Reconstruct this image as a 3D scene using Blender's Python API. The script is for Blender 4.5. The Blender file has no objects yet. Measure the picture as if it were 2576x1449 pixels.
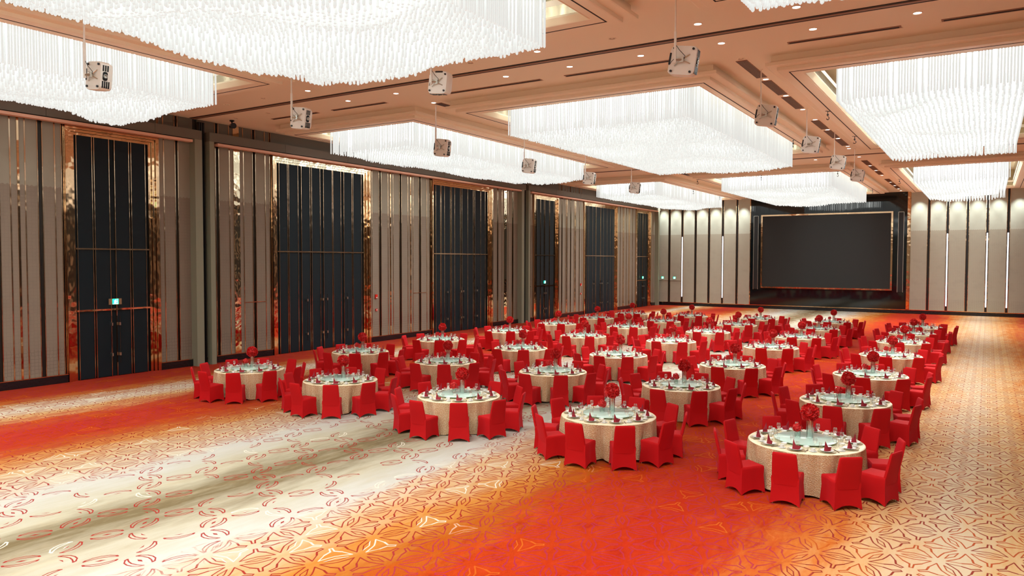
import bpy, math, random
from mathutils import Matrix, Vector
random.seed(7)
PI = math.pi
C = bpy.context.scene.collection
SC = bpy.context.scene

# ---------------------------------------------------------------- camera, world, exposure
CAM = Vector((0, 0, 3.967))
YAW, PITCH, ROLL = math.radians(32.413), math.radians(2.116), math.radians(0.117)
fw = Vector((-math.sin(YAW)*math.cos(PITCH), math.cos(YAW)*math.cos(PITCH), -math.sin(PITCH)))
rt = Vector((math.cos(YAW), math.sin(YAW), 0)); up = rt.cross(fw)
cr, sr = math.cos(ROLL), math.sin(ROLL)
r2, u2 = rt*cr + up*sr, up*cr - rt*sr
cd = bpy.data.cameras.new('camera'); cam = bpy.data.objects.new('camera', cd); C.objects.link(cam)
cd.sensor_width = 36; cd.lens = 1885.07/2576*36; cd.clip_end = 300
M = Matrix((r2, u2, -fw)).transposed().to_4x4(); M.translation = CAM
cam.matrix_world = M
SC.camera = cam
w = bpy.data.worlds.new('world'); SC.world = w; w.use_nodes = True
w.node_tree.nodes['Background'].inputs[0].default_value = (.9, .75, .6, 1)
w.node_tree.nodes['Background'].inputs[1].default_value = 0.05
SC.view_settings.view_transform = 'Standard'; SC.view_settings.look = 'None'
SC.view_settings.gamma = 1; SC.view_settings.use_curve_mapping = False
SC.view_settings.exposure = 0.76
SC.cycles.max_bounces = 6; SC.cycles.diffuse_bounces = 4; SC.cycles.adaptive_threshold = 0.04; SC.cycles.glossy_bounces = 3
SC.cycles.transparent_max_bounces = 12; SC.cycles.sample_clamp_indirect = 6

# ---------------------------------------------------------------- room measures (metres)
XW, XR, YB, Y0 = -25.0, 4.2, 63.9, -6.0
ZC, ZB = 9.2, 8.83
COLS = [(-23.3, -16.55, -22.5, -17.3, -21.9, -17.8),      # frame outer x, opening x, chandelier x
        (-15.05, -6.3, -14.2, -7.0, -13.6, -7.45),
        (-4.8, 2.05, -4.0, 1.25, -3.42, 0.75)]
ROWS = [(-4.0, 14.45, -3.2, 13.65, -1.2, 12.9),
        (19.9, 36.4, 20.7, 35.6, 21.2, 34.9),
        (43.4, 60.4, 44.2, 59.6, 44.9, 58.8)]

# ---------------------------------------------------------------- material helpers
def lin(r, g, b):
    f = lambda c: c/255/12.92 if c <= 10 else ((c/255+.055)/1.055)**2.4
    return (f(r), f(g), f(b), 1)
def mat(name, col, rough=.6, metal=0, emit=None, estr=0, spec=.5, bump=None):
    m = bpy.data.materials.new(name); m.use_nodes = True
    nt = m.node_tree; b = nt.nodes['Principled BSDF']
    b.inputs['Base Color'].default_value = col; b.inputs['Roughness'].default_value = rough
    b.inputs['Metallic'].default_value = metal; b.inputs['Specular IOR Level'].default_value = spec
    if emit: b.inputs['Emission Color'].default_value = emit; b.inputs['Emission Strength'].default_value = estr
    # every material carries a little procedural variation
    tc = nt.nodes.new('ShaderNodeTexCoord'); nz = nt.nodes.new('ShaderNodeTexNoise')
    sc, st, dist = bump or (60, .04, .002)
    nz.inputs['Scale'].default_value = sc; nz.inputs['Detail'].default_value = 3
    nt.links.new(tc.outputs['Object'], nz.inputs['Vector'])
    bp = nt.nodes.new('ShaderNodeBump'); bp.inputs['Strength'].default_value = st; bp.inputs['Distance'].default_value = dist
    nt.links.new(nz.outputs['Fac'], bp.inputs['Height']); nt.links.new(bp.outputs['Normal'], b.inputs['Normal'])
    return m
class N:                                   # tiny node-graph writer
    def __init__(s, m): s.t = m.node_tree; s.n = s.t.nodes; s.l = s.t.links
    def _in(s, sock, v):
        if hasattr(v, 'node'): s.l.new(v, sock)
        elif v is not None: sock.default_value = v
    def m(s, op, a, b=None, c=None, clamp=False):
        x = s.n.new('ShaderNodeMath'); x.operation = op; x.use_clamp = clamp
        for i, v in enumerate((a, b, c)):
            if v is not None: s._in(x.inputs[i], v)
        return x.outputs[0]
    def v(s, op, a, b=None, c=None, sc=None):
        x = s.n.new('ShaderNodeVectorMath'); x.operation = op
        for i, q in enumerate((a, b, c)):
            if q is not None: s._in(x.inputs[i], q)
        if sc is not None: s._in(x.inputs['Scale'], sc)
        return x.outputs['Value'] if op in ('DOT_PRODUCT', 'LENGTH', 'DISTANCE') else x.outputs['Vector']
    def xyz(s, a, b, c=0.0):
        x = s.n.new('ShaderNodeCombineXYZ')
        for i, q in enumerate((a, b, c)): s._in(x.inputs[i], q)
        return x.outputs[0]
    def sep(s, a):
        x = s.n.new('ShaderNodeSeparateXYZ'); s._in(x.inputs[0], a); return x.outputs
    def noise(s, vec, scale, detail=3, rough=.55):
        x = s.n.new('ShaderNodeTexNoise'); s._in(x.inputs['Vector'], vec)
        x.inputs['Scale'].default_value = scale; x.inputs['Detail'].default_value = detail; x.inputs['Roughness'].default_value = rough
        return x.outputs['Fac']
    def step(s, e0, e1, x):                # smooth step, also with e0 > e1
        r = s.n.new('ShaderNodeMapRange'); r.interpolation_type = 'SMOOTHSTEP'
        a, b, t0, t1 = (e0, e1, 0, 1) if e0 < e1 else (e1, e0, 1, 0)
        s._in(r.inputs['Value'], x)
        for k, q in (('From Min', a), ('From Max', b), ('To Min', t0), ('To Max', t1)): r.inputs[k].default_value = q
        return r.outputs[0]
    def mix(s, f, a, b):
        x = s.n.new('ShaderNodeMix'); x.data_type = 'RGBA'; s._in(x.inputs[0], f)
        s._in(x.inputs[6], a); s._in(x.inputs[7], b); return x.outputs[2]
    def ramp(s, f, stops):
        x = s.n.new('ShaderNodeValToRGB'); s._in(x.inputs[0], f); e = x.color_ramp.elements
        e[0].position, e[0].color = stops[0]; e[1].position, e[1].color = stops[-1]
        for p, c in stops[1:-1]: q = e.new(p); q.color = c
        return x.outputs[0]

# ---------------------------------------------------------------- the carpet
def carpet():
    m = bpy.data.materials.new('carpet'); m.use_nodes = True; g = N(m); b = g.n['Principled BSDF']
    geo = g.n.new('ShaderNodeNewGeometry'); P = geo.outputs['Position']; px, py, _ = g.sep(P)
    flow = g.xyz(px, g.m('MULTIPLY', py, .22))
    n1 = g.noise(flow, .55, 2); n2 = g.noise(flow, 3.2, 5, .65)
    xd = g.m('ADD', px, g.m('ADD', g.m('MULTIPLY_ADD', n1, 1.5, -.75), g.m('MULTIPLY_ADD', n2, 1.9, -.95)))
    st = [(-25, (204, 64, 26)), (-23.1, (208, 72, 28)), (-22.3, (224, 138, 62)), (-21.3, (255, 242, 214)), (-20.5, (244, 190, 124)),
          (-19.6, (214, 88, 36)), (-18.4, (210, 58, 22)), (-17.5, (210, 66, 24)), (-16.7, (212, 100, 36)), (-15.9, (230, 158, 86)),
          (-14.8, (232, 200, 156)), (-13.4, (224, 219, 206)), (-12.3, (208, 197, 168)), (-11.15, (130, 110, 74)), (-10.1, (208, 196, 168)),
          (-9.0, (226, 221, 208)), (-8.1, (236, 196, 148)), (-7.2, (228, 150, 66)), (-6.4, (206, 106, 22)), (-5.7, (216, 70, 12)),
          (-4.2, (212, 50, 12)), (-3.0, (214, 64, 18)), (-2.2, (236, 132, 52)), (-1.5, (248, 188, 124)), (-.35, (252, 224, 186)),
          (.6, (250, 200, 138)), (1.3, (240, 150, 72)), (2.4, (205, 50, 24)), (4.2, (205, 50, 24))]  # right strip lightened, middle cream darkened: uneven lamp light offset in the colour
    f = g.m('DIVIDE', g.m('ADD', xd, 25), 29.2)
    bg = g.ramp(f, [((x+25)/29.2, lin(*c)) for x, c in st])
    # how red the ground is, how near the pale olive streak
    redness = g.ramp(f, [((x+25)/29.2, (v, v, v, 1)) for x, v in [(-25, 1), (-22.6, 1), (-22.1, 0), (-20.3, 0), (-19.7, 1), (-17, 1), (-16.3, 0), (-7.0, 0), (-6.1, 1), (-2.6, 1), (-1.9, 0), (1.2, 0), (2, 1), (4.2, 1)]])
    mott = g.noise(g.xyz(px, g.m('MULTIPLY', py, .5)), 3.5, 6, .68)
    bg = g.mix(g.m('MULTIPLY', redness, g.m('MULTIPLY', g.step(.5, .75, mott), .6)), bg, lin(236, 84, 40))
    bg = g.mix(g.m('MULTIPLY', redness, g.m('MULTIPLY', g.step(.46, .3, mott), .6)), bg, lin(184, 26, 20))
    bg = g.mix(g.m('MULTIPLY', g.step(.5, .8, g.noise(flow, 2.1, 5, .7)), g.m('MULTIPLY_ADD', redness, -.3, .3)), bg, lin(232, 206, 160))
    # hexagonal flower lattice, period 1.72 x 1.14 m
    q = g.v('DIVIDE', g.v('SUBTRACT', P, (-.76, 10.73, 0)), (.871, 1, 1)); q = g.v('MULTIPLY', q, (1, 1, 0))
    h = (1.9745/2, .57, 1)
    wr = lambda vec: g.v('WRAP', vec, h, (-h[0], -h[1], -1))
    a = wr(q); bb = wr(g.v('SUBTRACT', q, (h[0], h[1], 0)))
    t = g.m('LESS_THAN', g.v('LENGTH', a), g.v('LENGTH', bb))
    mx = g.n.new('ShaderNodeMix'); mx.data_type = 'VECTOR'; g._in(mx.inputs[0], t); g._in(mx.inputs[4], bb); g._in(mx.inputs[5], a)
    loc = mx.outputs[1]; cell = g.v('SUBTRACT', q, loc); lx, ly, _ = g.sep(loc)
    th = g.m('ARCTAN2', ly, lx); k = g.m('FLOOR', g.m('DIVIDE', th, PI/3))
    ph = g.m('SUBTRACT', g.m('SUBTRACT', th, g.m('MULTIPLY', k, PI/3)), PI/6)
    rr = g.v('LENGTH', loc); u = g.m('MULTIPLY', rr, g.m('COSINE', ph)); sv = g.m('MULTIPLY', rr, g.m('SINE', ph)); v = g.m('ABSOLUTE', sv)
    uv = g.xyz(u, v)
    wn = g.n.new('ShaderNodeTexWhiteNoise'); wn.noise_dimensions = '4D'; sn = g.v('SNAP', g.v('ADD', cell, (.03, .03, 0)), (.1, .1, 1))
    g._in(wn.inputs['Vector'], sn); g._in(wn.inputs['W'], k); rnd = wn.outputs['Value']; rnd2 = g.sep(wn.outputs['Color'])[1]
    def seg(a, c):
        d = (c[0]-a[0], c[1]-a[1], 0); L = d[0]**2+d[1]**2
        pa = g.v('SUBTRACT', uv, (a[0], a[1], 0)); hh = g.m('MULTIPLY', g.v('DOT_PRODUCT', pa, d), 1/L, clamp=True)
        return g.v('DISTANCE', pa, g.v('SCALE', d, sc=hh))
    def line(segs, wd):
        d = None
        for s_ in segs:
            e = seg(*s_[:2])
            if len(s_) > 2: e = g.m('SUBTRACT', e, s_[2])
            d = e if d is None else g.m('MINIMUM', d, e)
        return g.step(wd+.004, wd-.004, d)
    full = line([((.125, 0), (.125, .022)), ((.125, .022), (.25, .03), .003), ((.25, .03), (.33, .125), .006), ((.33, .125), (.5, .238)),
                 ((.5, .238), (.468, .1), .002), ((.468, .1), (.452, 0), .002)], .0095)
    dia = line([((.57, .17), (.527, 0))], .009)
    cres = line([((.505, .205), (.468, .1)), ((.468, .1), (.452, 0)), ((.505, .205), (.465, .19), .006), ((.465, .19), (.405, .1)), ((.405, .1), (.39, 0))], .0105)
    sol = g.m('LESS_THAN', g.m('ADD', g.m('DIVIDE', g.m('ABSOLUTE', g.m('SUBTRACT', u, .57)), .026), g.m('DIVIDE', v, .07)), 1)
    ctr = g.m('ABSOLUTE', g.m('ADD', xd, 11.2)); inc = g.step(2.8, 2.1, ctr)
    drop = g.m('MULTIPLY', inc, g.m('LESS_THAN', rnd2, .22))
    a1 = g.m('MULTIPLY', g.m('MAXIMUM', full, dia), g.m('SUBTRACT', 1, inc))
    a2 = g.m('MULTIPLY', g.m('MAXIMUM', cres, sol), inc)
    ln = g.m('MULTIPLY', g.m('MAXIMUM', a1, a2), g.m('SUBTRACT', 1, drop))
    side = g.step(-3.6, -1.9, px)
    lc = g.mix(side, lin(176, 40, 34), lin(164, 42, 32))
    lc = g.mix(g.m('MULTIPLY', side, g.m('LESS_THAN', rnd, .3)), lc, lin(208, 84, 30))
    lc = g.mix(g.m('MULTIPLY', g.m('LESS_THAN', rnd, .09), g.m('SUBTRACT', 1, side)), lc, lin(255, 246, 222))
    lred = g.mix(g.m('LESS_THAN', rnd, .12), lin(196, 50, 84), lin(238, 118, 30))
    lc = g.mix(redness, lc, lred)
    strength = g.m('MULTIPLY', ln, g.m('MULTIPLY_ADD', redness, -.15, .95))
    strength = g.m('MULTIPLY', strength, g.m('MULTIPLY_ADD', g.m('MULTIPLY', redness, g.step(.4, .7, g.noise(P, .5, 2))), -.4, 1))
    col = g.mix(strength, bg, lc)
    col = g.v('MULTIPLY', col, (.63, .64, .67))
    g._in(b.inputs['Base Color'], col); b.inputs['Roughness'].default_value = .95; b.inputs['Specular IOR Level'].default_value = .1
    bp = g.n.new('ShaderNodeBump'); bp.inputs['Strength'].default_value = .25; bp.inputs['Distance'].default_value = .01
    g._in(bp.inputs['Height'], g.noise(P, 90, 2)); g.l.new(bp.outputs[0], b.inputs['Normal'])
    return m

def panel_mat(name, up_c, low_c):          # fabric wall panel, embossed honeycomb below z 6.25, closer below 1.2
    m = bpy.data.materials.new(name); m.use_nodes = True; g = N(m); b = g.n['Principled BSDF']
    geo = g.n.new('ShaderNodeNewGeometry'); P = geo.outputs['Position']; x, y, z = g.sep(P)
    vo = g.n.new('ShaderNodeTexVoronoi'); vo.feature = 'DISTANCE_TO_EDGE'; vo.inputs['Scale'].default_value = 9; vo.inputs['Randomness'].default_value = .25
    g._in(vo.inputs['Vector'], g.xyz(g.m('ADD', x, y), z))
    wav = g.m('MULTIPLY', g.m('SINE', g.m('MULTIPLY', g.m('ADD', x, y), 46)), .014)
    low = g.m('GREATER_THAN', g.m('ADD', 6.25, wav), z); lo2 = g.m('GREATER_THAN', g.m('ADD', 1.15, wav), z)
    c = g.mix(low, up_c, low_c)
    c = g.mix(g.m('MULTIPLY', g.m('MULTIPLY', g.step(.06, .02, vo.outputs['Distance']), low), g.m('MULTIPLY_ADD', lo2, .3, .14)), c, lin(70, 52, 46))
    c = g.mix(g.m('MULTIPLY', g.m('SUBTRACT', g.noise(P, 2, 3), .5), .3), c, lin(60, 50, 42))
    g._in(b.inputs['Base Color'], c); b.inputs['Roughness'].default_value = .75; b.inputs['Specular IOR Level'].default_value = .3
    return m

def gold_mat(name, col, wob=.35, rough=.08):
    m = mat(name, col, rough, 1.0); nt = m.node_tree
    for n_ in nt.nodes:
        if n_.type == 'TEX_NOISE': n_.inputs['Scale'].default_value = 3.0; n_.inputs['Detail'].default_value = 1
        if n_.type == 'BUMP': n_.inputs['Strength'].default_value = wob; n_.inputs['Distance'].default_value = .03
    return m

def glass_mat(name, tint, tr=.8, rough=.12, gcol=(1, 1, 1, 1)):
    m = bpy.data.materials.new(name); m.use_nodes = True; g = N(m); o = g.n['Material Output']; g.n.remove(g.n['Principled BSDF'])
    t = g.n.new('ShaderNodeBsdfTransparent'); t.inputs[0].default_value = tint
    d = g.n.new('ShaderNodeBsdfGlossy'); d.inputs['Roughness'].default_value = rough; d.inputs[0].default_value = gcol
    fr = g.n.new('ShaderNodeFresnel'); fr.inputs[0].default_value = 1.5
    f = g.m('MULTIPLY_ADD', fr.outputs[0], .45, 1-tr, clamp=True)
    x = g.n.new('ShaderNodeMixShader'); g._in(x.inputs[0], f); g.l.new(t.outputs[0], x.inputs[1]); g.l.new(d.outputs[0], x.inputs[2])
    g.l.new(x.outputs[0], o.inputs[0]); return m

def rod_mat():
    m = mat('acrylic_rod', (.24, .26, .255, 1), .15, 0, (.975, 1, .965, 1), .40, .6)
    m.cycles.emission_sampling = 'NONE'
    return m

MAT = dict(
    carpet=carpet(),
    ceil=mat('ceiling_paint', (.97, .83, .64, 1), .75, bump=(30, .05, .003)),
    frame=mat('cornice_paint', (.97, .83, .64, 1), .7),
    cove=mat('cove_cream', (.9, .74, .5, 1), .5),
    recess=gold_mat('recess_gold', (.55, .45, .3, 1), .2, .18),
    slot=mat('slot_shadow_black', (.03, .022, .018, 1), .8),
    grille=mat('grille_brown', (.33, .17, .1, 1), .6),
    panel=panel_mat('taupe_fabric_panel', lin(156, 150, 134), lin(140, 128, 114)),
    bpanel=panel_mat('pale_taupe_panel', lin(190, 192, 178), lin(172, 166, 150)),
    plain=mat('taupe_fabric_plain', lin(112, 106, 94), .7),
    pil=mat('grey_green_pilaster', lin(140, 142, 122), .6),
    gold=gold_mat('polished_bronze', (.72, .47, .28, 1)),
    champagne=gold_mat('champagne_mirror', (.80, .66, .46, 1), .5, .06),
    strip=gold_mat('bronze_edge', (.62, .44, .3, 1), .3, .15),
    dark=mat('black_lacquer_strip', (.012, .014, .016, 1), .35),
    door=mat('midnight_blue_leather', (.006, .014, .02, 1), .6, spec=.25, bump=(220, .2, .003)),
    base=mat('black_marble', (.012, .012, .014, 1), .12, bump=(12, .5, .03)),
    rail=mat('rail_peach', (.85, .5, .36, 1), .5),
    blackglass=mat('black_glass', (.004, .008, .010, 1), .05, spec=.5, bump=(2, .02, .001)),
    screen=mat('led_screen_black', (.010, .012, .013, 1), .55, bump=(300, .3, .002)),
    metal=mat('brushed_steel', (.6, .58, .52, 1), .3, 1),
    core=mat('added_glow_core', (.8, .8, .8, 1), .6, 0, (.965, 1, .96, 1), 5.6),  # added glowing sheet inside the rods, gives most of the room light
    core2=mat('added_glow_core_right', (.8, .8, .8, 1), .6, 0, (.965, 1, .96, 1), 7.6),  # brighter copy of the added core, lifts the light on the right
    coreside=mat('added_glow_core_side', (.8, .8, .8, 1), .6, 0, (.965, 1, .96, 1), 6.0),  # sides of the added core, set strong to light the ceiling
    rod=rod_mat(),
    red=mat('red_stretch_fabric', (.54, .008, .010, 1), .7, spec=.12, bump=(160, .15, .002)),
    cloth=None,
    clothtop=mat('cream_satin', lin(255, 240, 205), .4),
    susan=mat('frosted_glass', lin(205, 238, 226), .12, spec=.6),
    china=mat('white_china', (.9, .9, .87, 1), .15),
    charger=mat('gold_rim_charger', (.6, .52, .33, 1), .3, .4),
    napkin=mat('maroon_linen', (.29, .008, .022, 1), .7),
    glass=glass_mat('clear_glass', (.97, .99, .98, 1), .84),
    vase=glass_mat('vase_glass', (.9, .98, .95, 1), .72),
    petal=mat('red_petals', (.62, .008, .008, 1), .55),
    stem=mat('stem_green', (.05, .14, .04, 1), .6),
    wood=mat('dark_wood', (.10, .05, .03, 1), .4),
    pwhite=mat('projector_white', (.92, .9, .84, 1), .35),
    pdark=mat('projector_dark', (.012, .012, .014, 1), .25),
    exitg=mat('exit_green', (.0, .3, .15, 1), .5, 0, (0, .85, .45, 1), 2.2),
    exitw=mat('exit_white', (.8, .9, .9, 1), .5, 0, (.6, 1, .95, 1), 3),
    lens=mat('downlight_lens', (.9, .9, .9, 1), .5, 0, (1, .99, .95, 1), 6),
    ledw=mat('led_strip_white', (.9, .9, .9, 1), .5, 0, (.9, .93, 1, 1), 1.4),
    alarm=mat('alarm_red', (.7, .02, .01, 1), .3),
    dull=mat('sign_brass', (.45, .3, .18, 1), .35, .6),
    lining=mat('white_lining', (.75, .7, .68, 1), .8),
)
def cloth_mat():
    m = bpy.data.materials.new('champagne_crinkle'); m.use_nodes = True; g = N(m); b = g.n['Principled BSDF']
    tc = g.n.new('ShaderNodeTexCoord'); o = tc.outputs['Object']; x, y, z = g.sep(o)
    a = g.m('ARCTAN2', y, x)
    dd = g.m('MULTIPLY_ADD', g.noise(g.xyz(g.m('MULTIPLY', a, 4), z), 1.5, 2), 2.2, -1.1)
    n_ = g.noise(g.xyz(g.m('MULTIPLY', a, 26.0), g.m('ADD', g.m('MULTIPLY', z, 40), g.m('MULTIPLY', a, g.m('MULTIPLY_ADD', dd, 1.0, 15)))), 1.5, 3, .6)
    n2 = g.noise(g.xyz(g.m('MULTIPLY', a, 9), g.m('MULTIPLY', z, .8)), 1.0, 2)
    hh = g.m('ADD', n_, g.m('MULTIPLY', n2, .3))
    c = g.mix(g.step(.5, .9, hh), lin(224, 178, 124), lin(255, 242, 206))  # ridges paler and creases darker: fold shading put into the colour
    g._in(b.inputs['Base Color'], c); b.inputs['Roughness'].default_value = .5
    bp = g.n.new('ShaderNodeBump'); bp.inputs['Strength'].default_value = .9; bp.inputs['Distance'].default_value = .045
    g._in(bp.inputs['Height'], hh); g.l.new(bp.outputs[0], b.inputs['Normal']); return m
MAT['cloth'] = cloth_mat()
pb_ = MAT['red'].node_tree.nodes['Principled BSDF']; pb_.inputs['Sheen Weight'].default_value = .15; pb_.inputs['Sheen Tint'].default_value = (1, .1, .2, 1); pb_.inputs['Sheen Roughness'].default_value = .5

# ---------------------------------------------------------------- mesh helpers
class MB:
    def __init__(s): s.v = []; s.f = []
    def box(s, x0, y0, z0, x1, y1, z1):
        i = len(s.v); s.v += [(x, y, z) for z in (z0, z1) for y in (y0, y1) for x in (x0, x1)]
        s.f += [tuple(i+k for k in q) for q in ((0, 2, 3, 1), (4, 5, 7, 6), (0, 1, 5, 4), (2, 6, 7, 3), (0, 4, 6, 2), (1, 3, 7, 5))]; return s
    def lathe(s, prof, n=16, cx=0, cy=0, cap=False):
        i = len(s.v)
        for r, z in prof: s.v += [(cx+r*math.cos(2*PI*k/n), cy+r*math.sin(2*PI*k/n), z) for k in range(n)]
        for j in range(len(prof)-1):
            for k in range(n):
                a, b = i+j*n+k, i+j*n+(k+1) % n; s.f.append((a, b, b+n, a+n))
        if cap: s.f.append(tuple(i+k for k in range(n))[::-1]); s.f.append(tuple(i+(len(prof)-1)*n+k for k in range(n)))
        return s
    def tube(s, pts, r, n=6):
        i = len(s.v); P = [Vector(p) for p in pts]
        for j, p in enumerate(P):
            d = (P[min(j+1, len(P)-1)]-P[max(j-1, 0)]).normalized(); a = d.orthogonal().normalized(); b = d.cross(a)
            rj = r[j] if isinstance(r, (list, tuple)) else r
            s.v += [tuple(p+a*rj*math.cos(2*PI*k/n)+b*rj*math.sin(2*PI*k/n)) for k in range(n)]
        for j in range(len(P)-1):
            for k in range(n):
                a, b = i+j*n+k, i+j*n+(k+1) % n; s.f.append((a, b, b+n, a+n))
        s.f.append(tuple(i+k for k in range(n))[::-1]); s.f.append(tuple(i+(len(P)-1)*n+k for k in range(n))); return s
    def xf(s, mtx, start=0):
        s.v = s.v[:start]+[tuple(mtx @ Vector(p)) for p in s.v[start:]]; return s
    def add(s, o, mtx=None):
        i = len(s.v); s.v += [tuple(mtx @ Vector(p)) for p in o.v] if mtx is not None else o.v
        s.f += [tuple(i+k for k in q) for q in o.f]; return s
    def mesh(s, name, m, smooth=False, m2=None, idx=None):
        me = bpy.data.meshes.new(name); me.from_pydata(s.v, [], s.f); me.materials.append(m)
        if m2: me.materials.append(m2); me.polygons.foreach_set('material_index', idx)
        if smooth:
            me.polygons.foreach_set('use_smooth', [True]*len(s.f)); me.set_sharp_from_angle(angle=math.radians(40))
        me.update(); return me
def ob(name, me, parent=None, loc=(0, 0, 0), rz=0, **kw):
    o = bpy.data.objects.new(name, me); C.objects.link(o); o.location = loc
    if rz: o.rotation_euler = (0, 0, rz)
    if parent: o.parent = parent
    for k, v in kw.items(): o[k] = v
    return o
def tag(label, cat, group=None):
    d = dict(label=label, category=cat)
    if group: d['group'] = group
    return d
def box_ob(name, m, b, parent=None, **kw): return ob(name, MB().box(*b).mesh(name, MAT[m]), parent, **kw)
S = dict(kind='structure')

# ================================================================ the room shell
ob('floor', MB().box(XW-.4, Y0, -.2, XR, YB+.4, 0).mesh('floor', MAT['carpet']), **S)
# ceiling: one slab with nine openings
xs = sorted({XW-.6, XR} | {v for c in COLS for v in c[2:4]}); ys = sorted({Y0, YB+.4} | {v for r in ROWS for v in r[2:4]})
cb = MB(); opens = {(c[2], r[2]) for c in COLS for r in ROWS}
for i in range(len(xs)-1):
    for j in range(len(ys)-1):
        if (xs[i], ys[j]) not in opens: cb.box(xs[i], ys[j], ZC, xs[i+1], ys[j+1], ZC+.12)
ceiling = ob('ceiling', cb.mesh('ceiling', MAT['ceil']), **S)
def ring(prof, rect_o, rect_i):
    """loft of rectangles; prof = list of (t, z) with t = metres from outer rectangle inwards"""
    mb = MB(); x0, y0, x1, y1 = rect_o; X0, Y0_, X1, Y1 = rect_i
    tin = 1.0
    for t, z in prof:
        if t <= 0 or t < .5: a = (x0+t, y0+t, x1-t, y1-t)
        else: a = (X0+(t-1), Y0_+(t-1), X1-(t-1), Y1-(t-1))       # t = 1 means the opening edge
        mb.v += [(a[0], a[1], z), (a[2], a[1], z), (a[2], a[3], z), (a[0], a[3], z)]
    for j in range(len(prof)-1):
        for k in range(4): mb.f.append((j*4+k, j*4+k+4, j*4+(k+1) % 4+4, j*4+(k+1) % 4))
    return mb
tn = 0
for ci, c in enumerate(COLS):
    for ri, r in enumerate(ROWS):
        tn += 1; ro, rin = (c[0], r[0], c[1], r[1]), (c[2], r[2], c[3], r[3])
        t = ob('trim_%d' % tn, ring([(0, ZC+.02), (0, 9.06), (-.03, 9.03), (-.03, 9.01), (-.12, 9.01), (-.12, 8.93), (-.09, 8.92), (.12, 8.92), (.12, 8.84), (.15, ZB), (.86, ZB), (.88, 8.85), (.9, ZB)], ro, rin).mesh('trim', MAT['frame']), **S)
        ob('cove', ring([(.9, ZB), (1.0, 8.95), (1.0, 8.99)], ro, rin).mesh('cove', MAT['cove']), t)
        ob('recess_wall', ring([(1.0, 8.99), (.995, 10.1), (1.5, 10.12)], ro, rin).mesh('recess', MAT['recess']), t)
        box_ob('recess_top', 'cove', (c[2]-.1, r[2]-.1, 10.05, c[3]+.1, r[3]+.1, 10.15), t)
        sb = MB(); k = .36                                         # slot diffuser round the underside
        for (a0, b0, a1, b1) in ((c[0]+k, r[0]+k, c[1]-k, r[0]+k+.03), (c[0]+k, r[1]-k-.03, c[1]-k, r[1]-k), (c[0]+k, r[0]+k, c[0]+k+.03, r[1]-k), (c[1]-k-.03, r[0]+k, c[1]-k, r[1]-k)):
            sb.box(a0, b0, ZB-.006, a1, b1, ZB+.02)
        ob('slot', sb.mesh('slot', MAT['slot']), t)
# folding-partition tracks
for y in (17.3, 40.5):
    tb = MB()
    for a, b in ((-.17, -.10), (.02, .10)): tb.box(XW, y+a, ZC-.012, XR, y+b, ZC+.02)
    ob('track_groove', tb.mesh('track_groove', MAT['slot']), ceiling)
    ob('track_plate', MB().box(XW, y-.09, ZC-.02, XR, y+.01, ZC).mesh('track_plate', MAT['grille']), ceiling)

# ---------------------------------------------------------------- left wall
wl = ob('wall_left', MB().box(XW-.5, Y0, 0, XW-.12, YB+.3, ZC+.1).mesh('wall_left', MAT['dark']), **S)
XP = XW-.05                                                    # panel face
SEG = [(Y0, 17.15), (17.97, 40.08), (41.10, 63.12)]
thin = [11.09, 11.51, 12.38, 16.11, 18.87, 19.52, 20.58, 26.87, 28.01, 28.39, 29.51, 29.92, 31.04, 37.33, 38.29, 38.97, 41.72, 45.52, 46.41, 46.73, 47.67, 48.0, 48.91, 56.09, 56.46, 57.28, 57.6, 62.3, 62.75, 8.9, 9.4, 6.2, 3.1]
gold = [(11.28, 11.34), (28.15, 28.21), (29.68, 29.75), (46.53, 46.61), (47.79, 47.88), (56.24, 56.32), (57.4, 57.48)]
wide = [(19.05, 19.33), (38.5, 38.8)]
dark = [(10.65, 10.80), (11.86, 12.02), (12.57, 12.65), (15.86, 15.93), (16.54, 16.68), (18.23, 18.40), (19.94, 20.11), (20.79, 20.88), (27.35, 27.52), (28.84, 29.02), (30.37, 30.56), (31.24, 31.38), (37.74, 37.87),
        (39.42, 39.58), (41.12, 41.27), (45.82, 45.96), (47.11, 47.25), (48.47, 48.58), (55.62, 55.73), (56.84, 56.94), (58.09, 58.2), (7.4, 7.56), (4.6, 4.76), (1.4, 1.56)]
frames = [(12.65, 15.86, 12.98, 15.51), (20.88, 26.70, 21.18, 26.28), (31.38, 37.14, 31.63, 36.72), (41.96, 45.29, 42.34, 44.90), (49.15, 55.01, 49.5, 54.56), (58.76, 62.01, 59.13, 61.52)]
cuts = []
for y in thin: cuts.append((y-.018, y+.018, 'thin'))
for a, b in gold: cuts.append((a, b, 'gold'))
for a, b in wide: cuts.append((a, b, 'wide'))
for a, b in dark: cuts.append((a, b, 'dark'))
for a, b, _, _ in frames: cuts.append((a, b, 'frame'))
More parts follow.
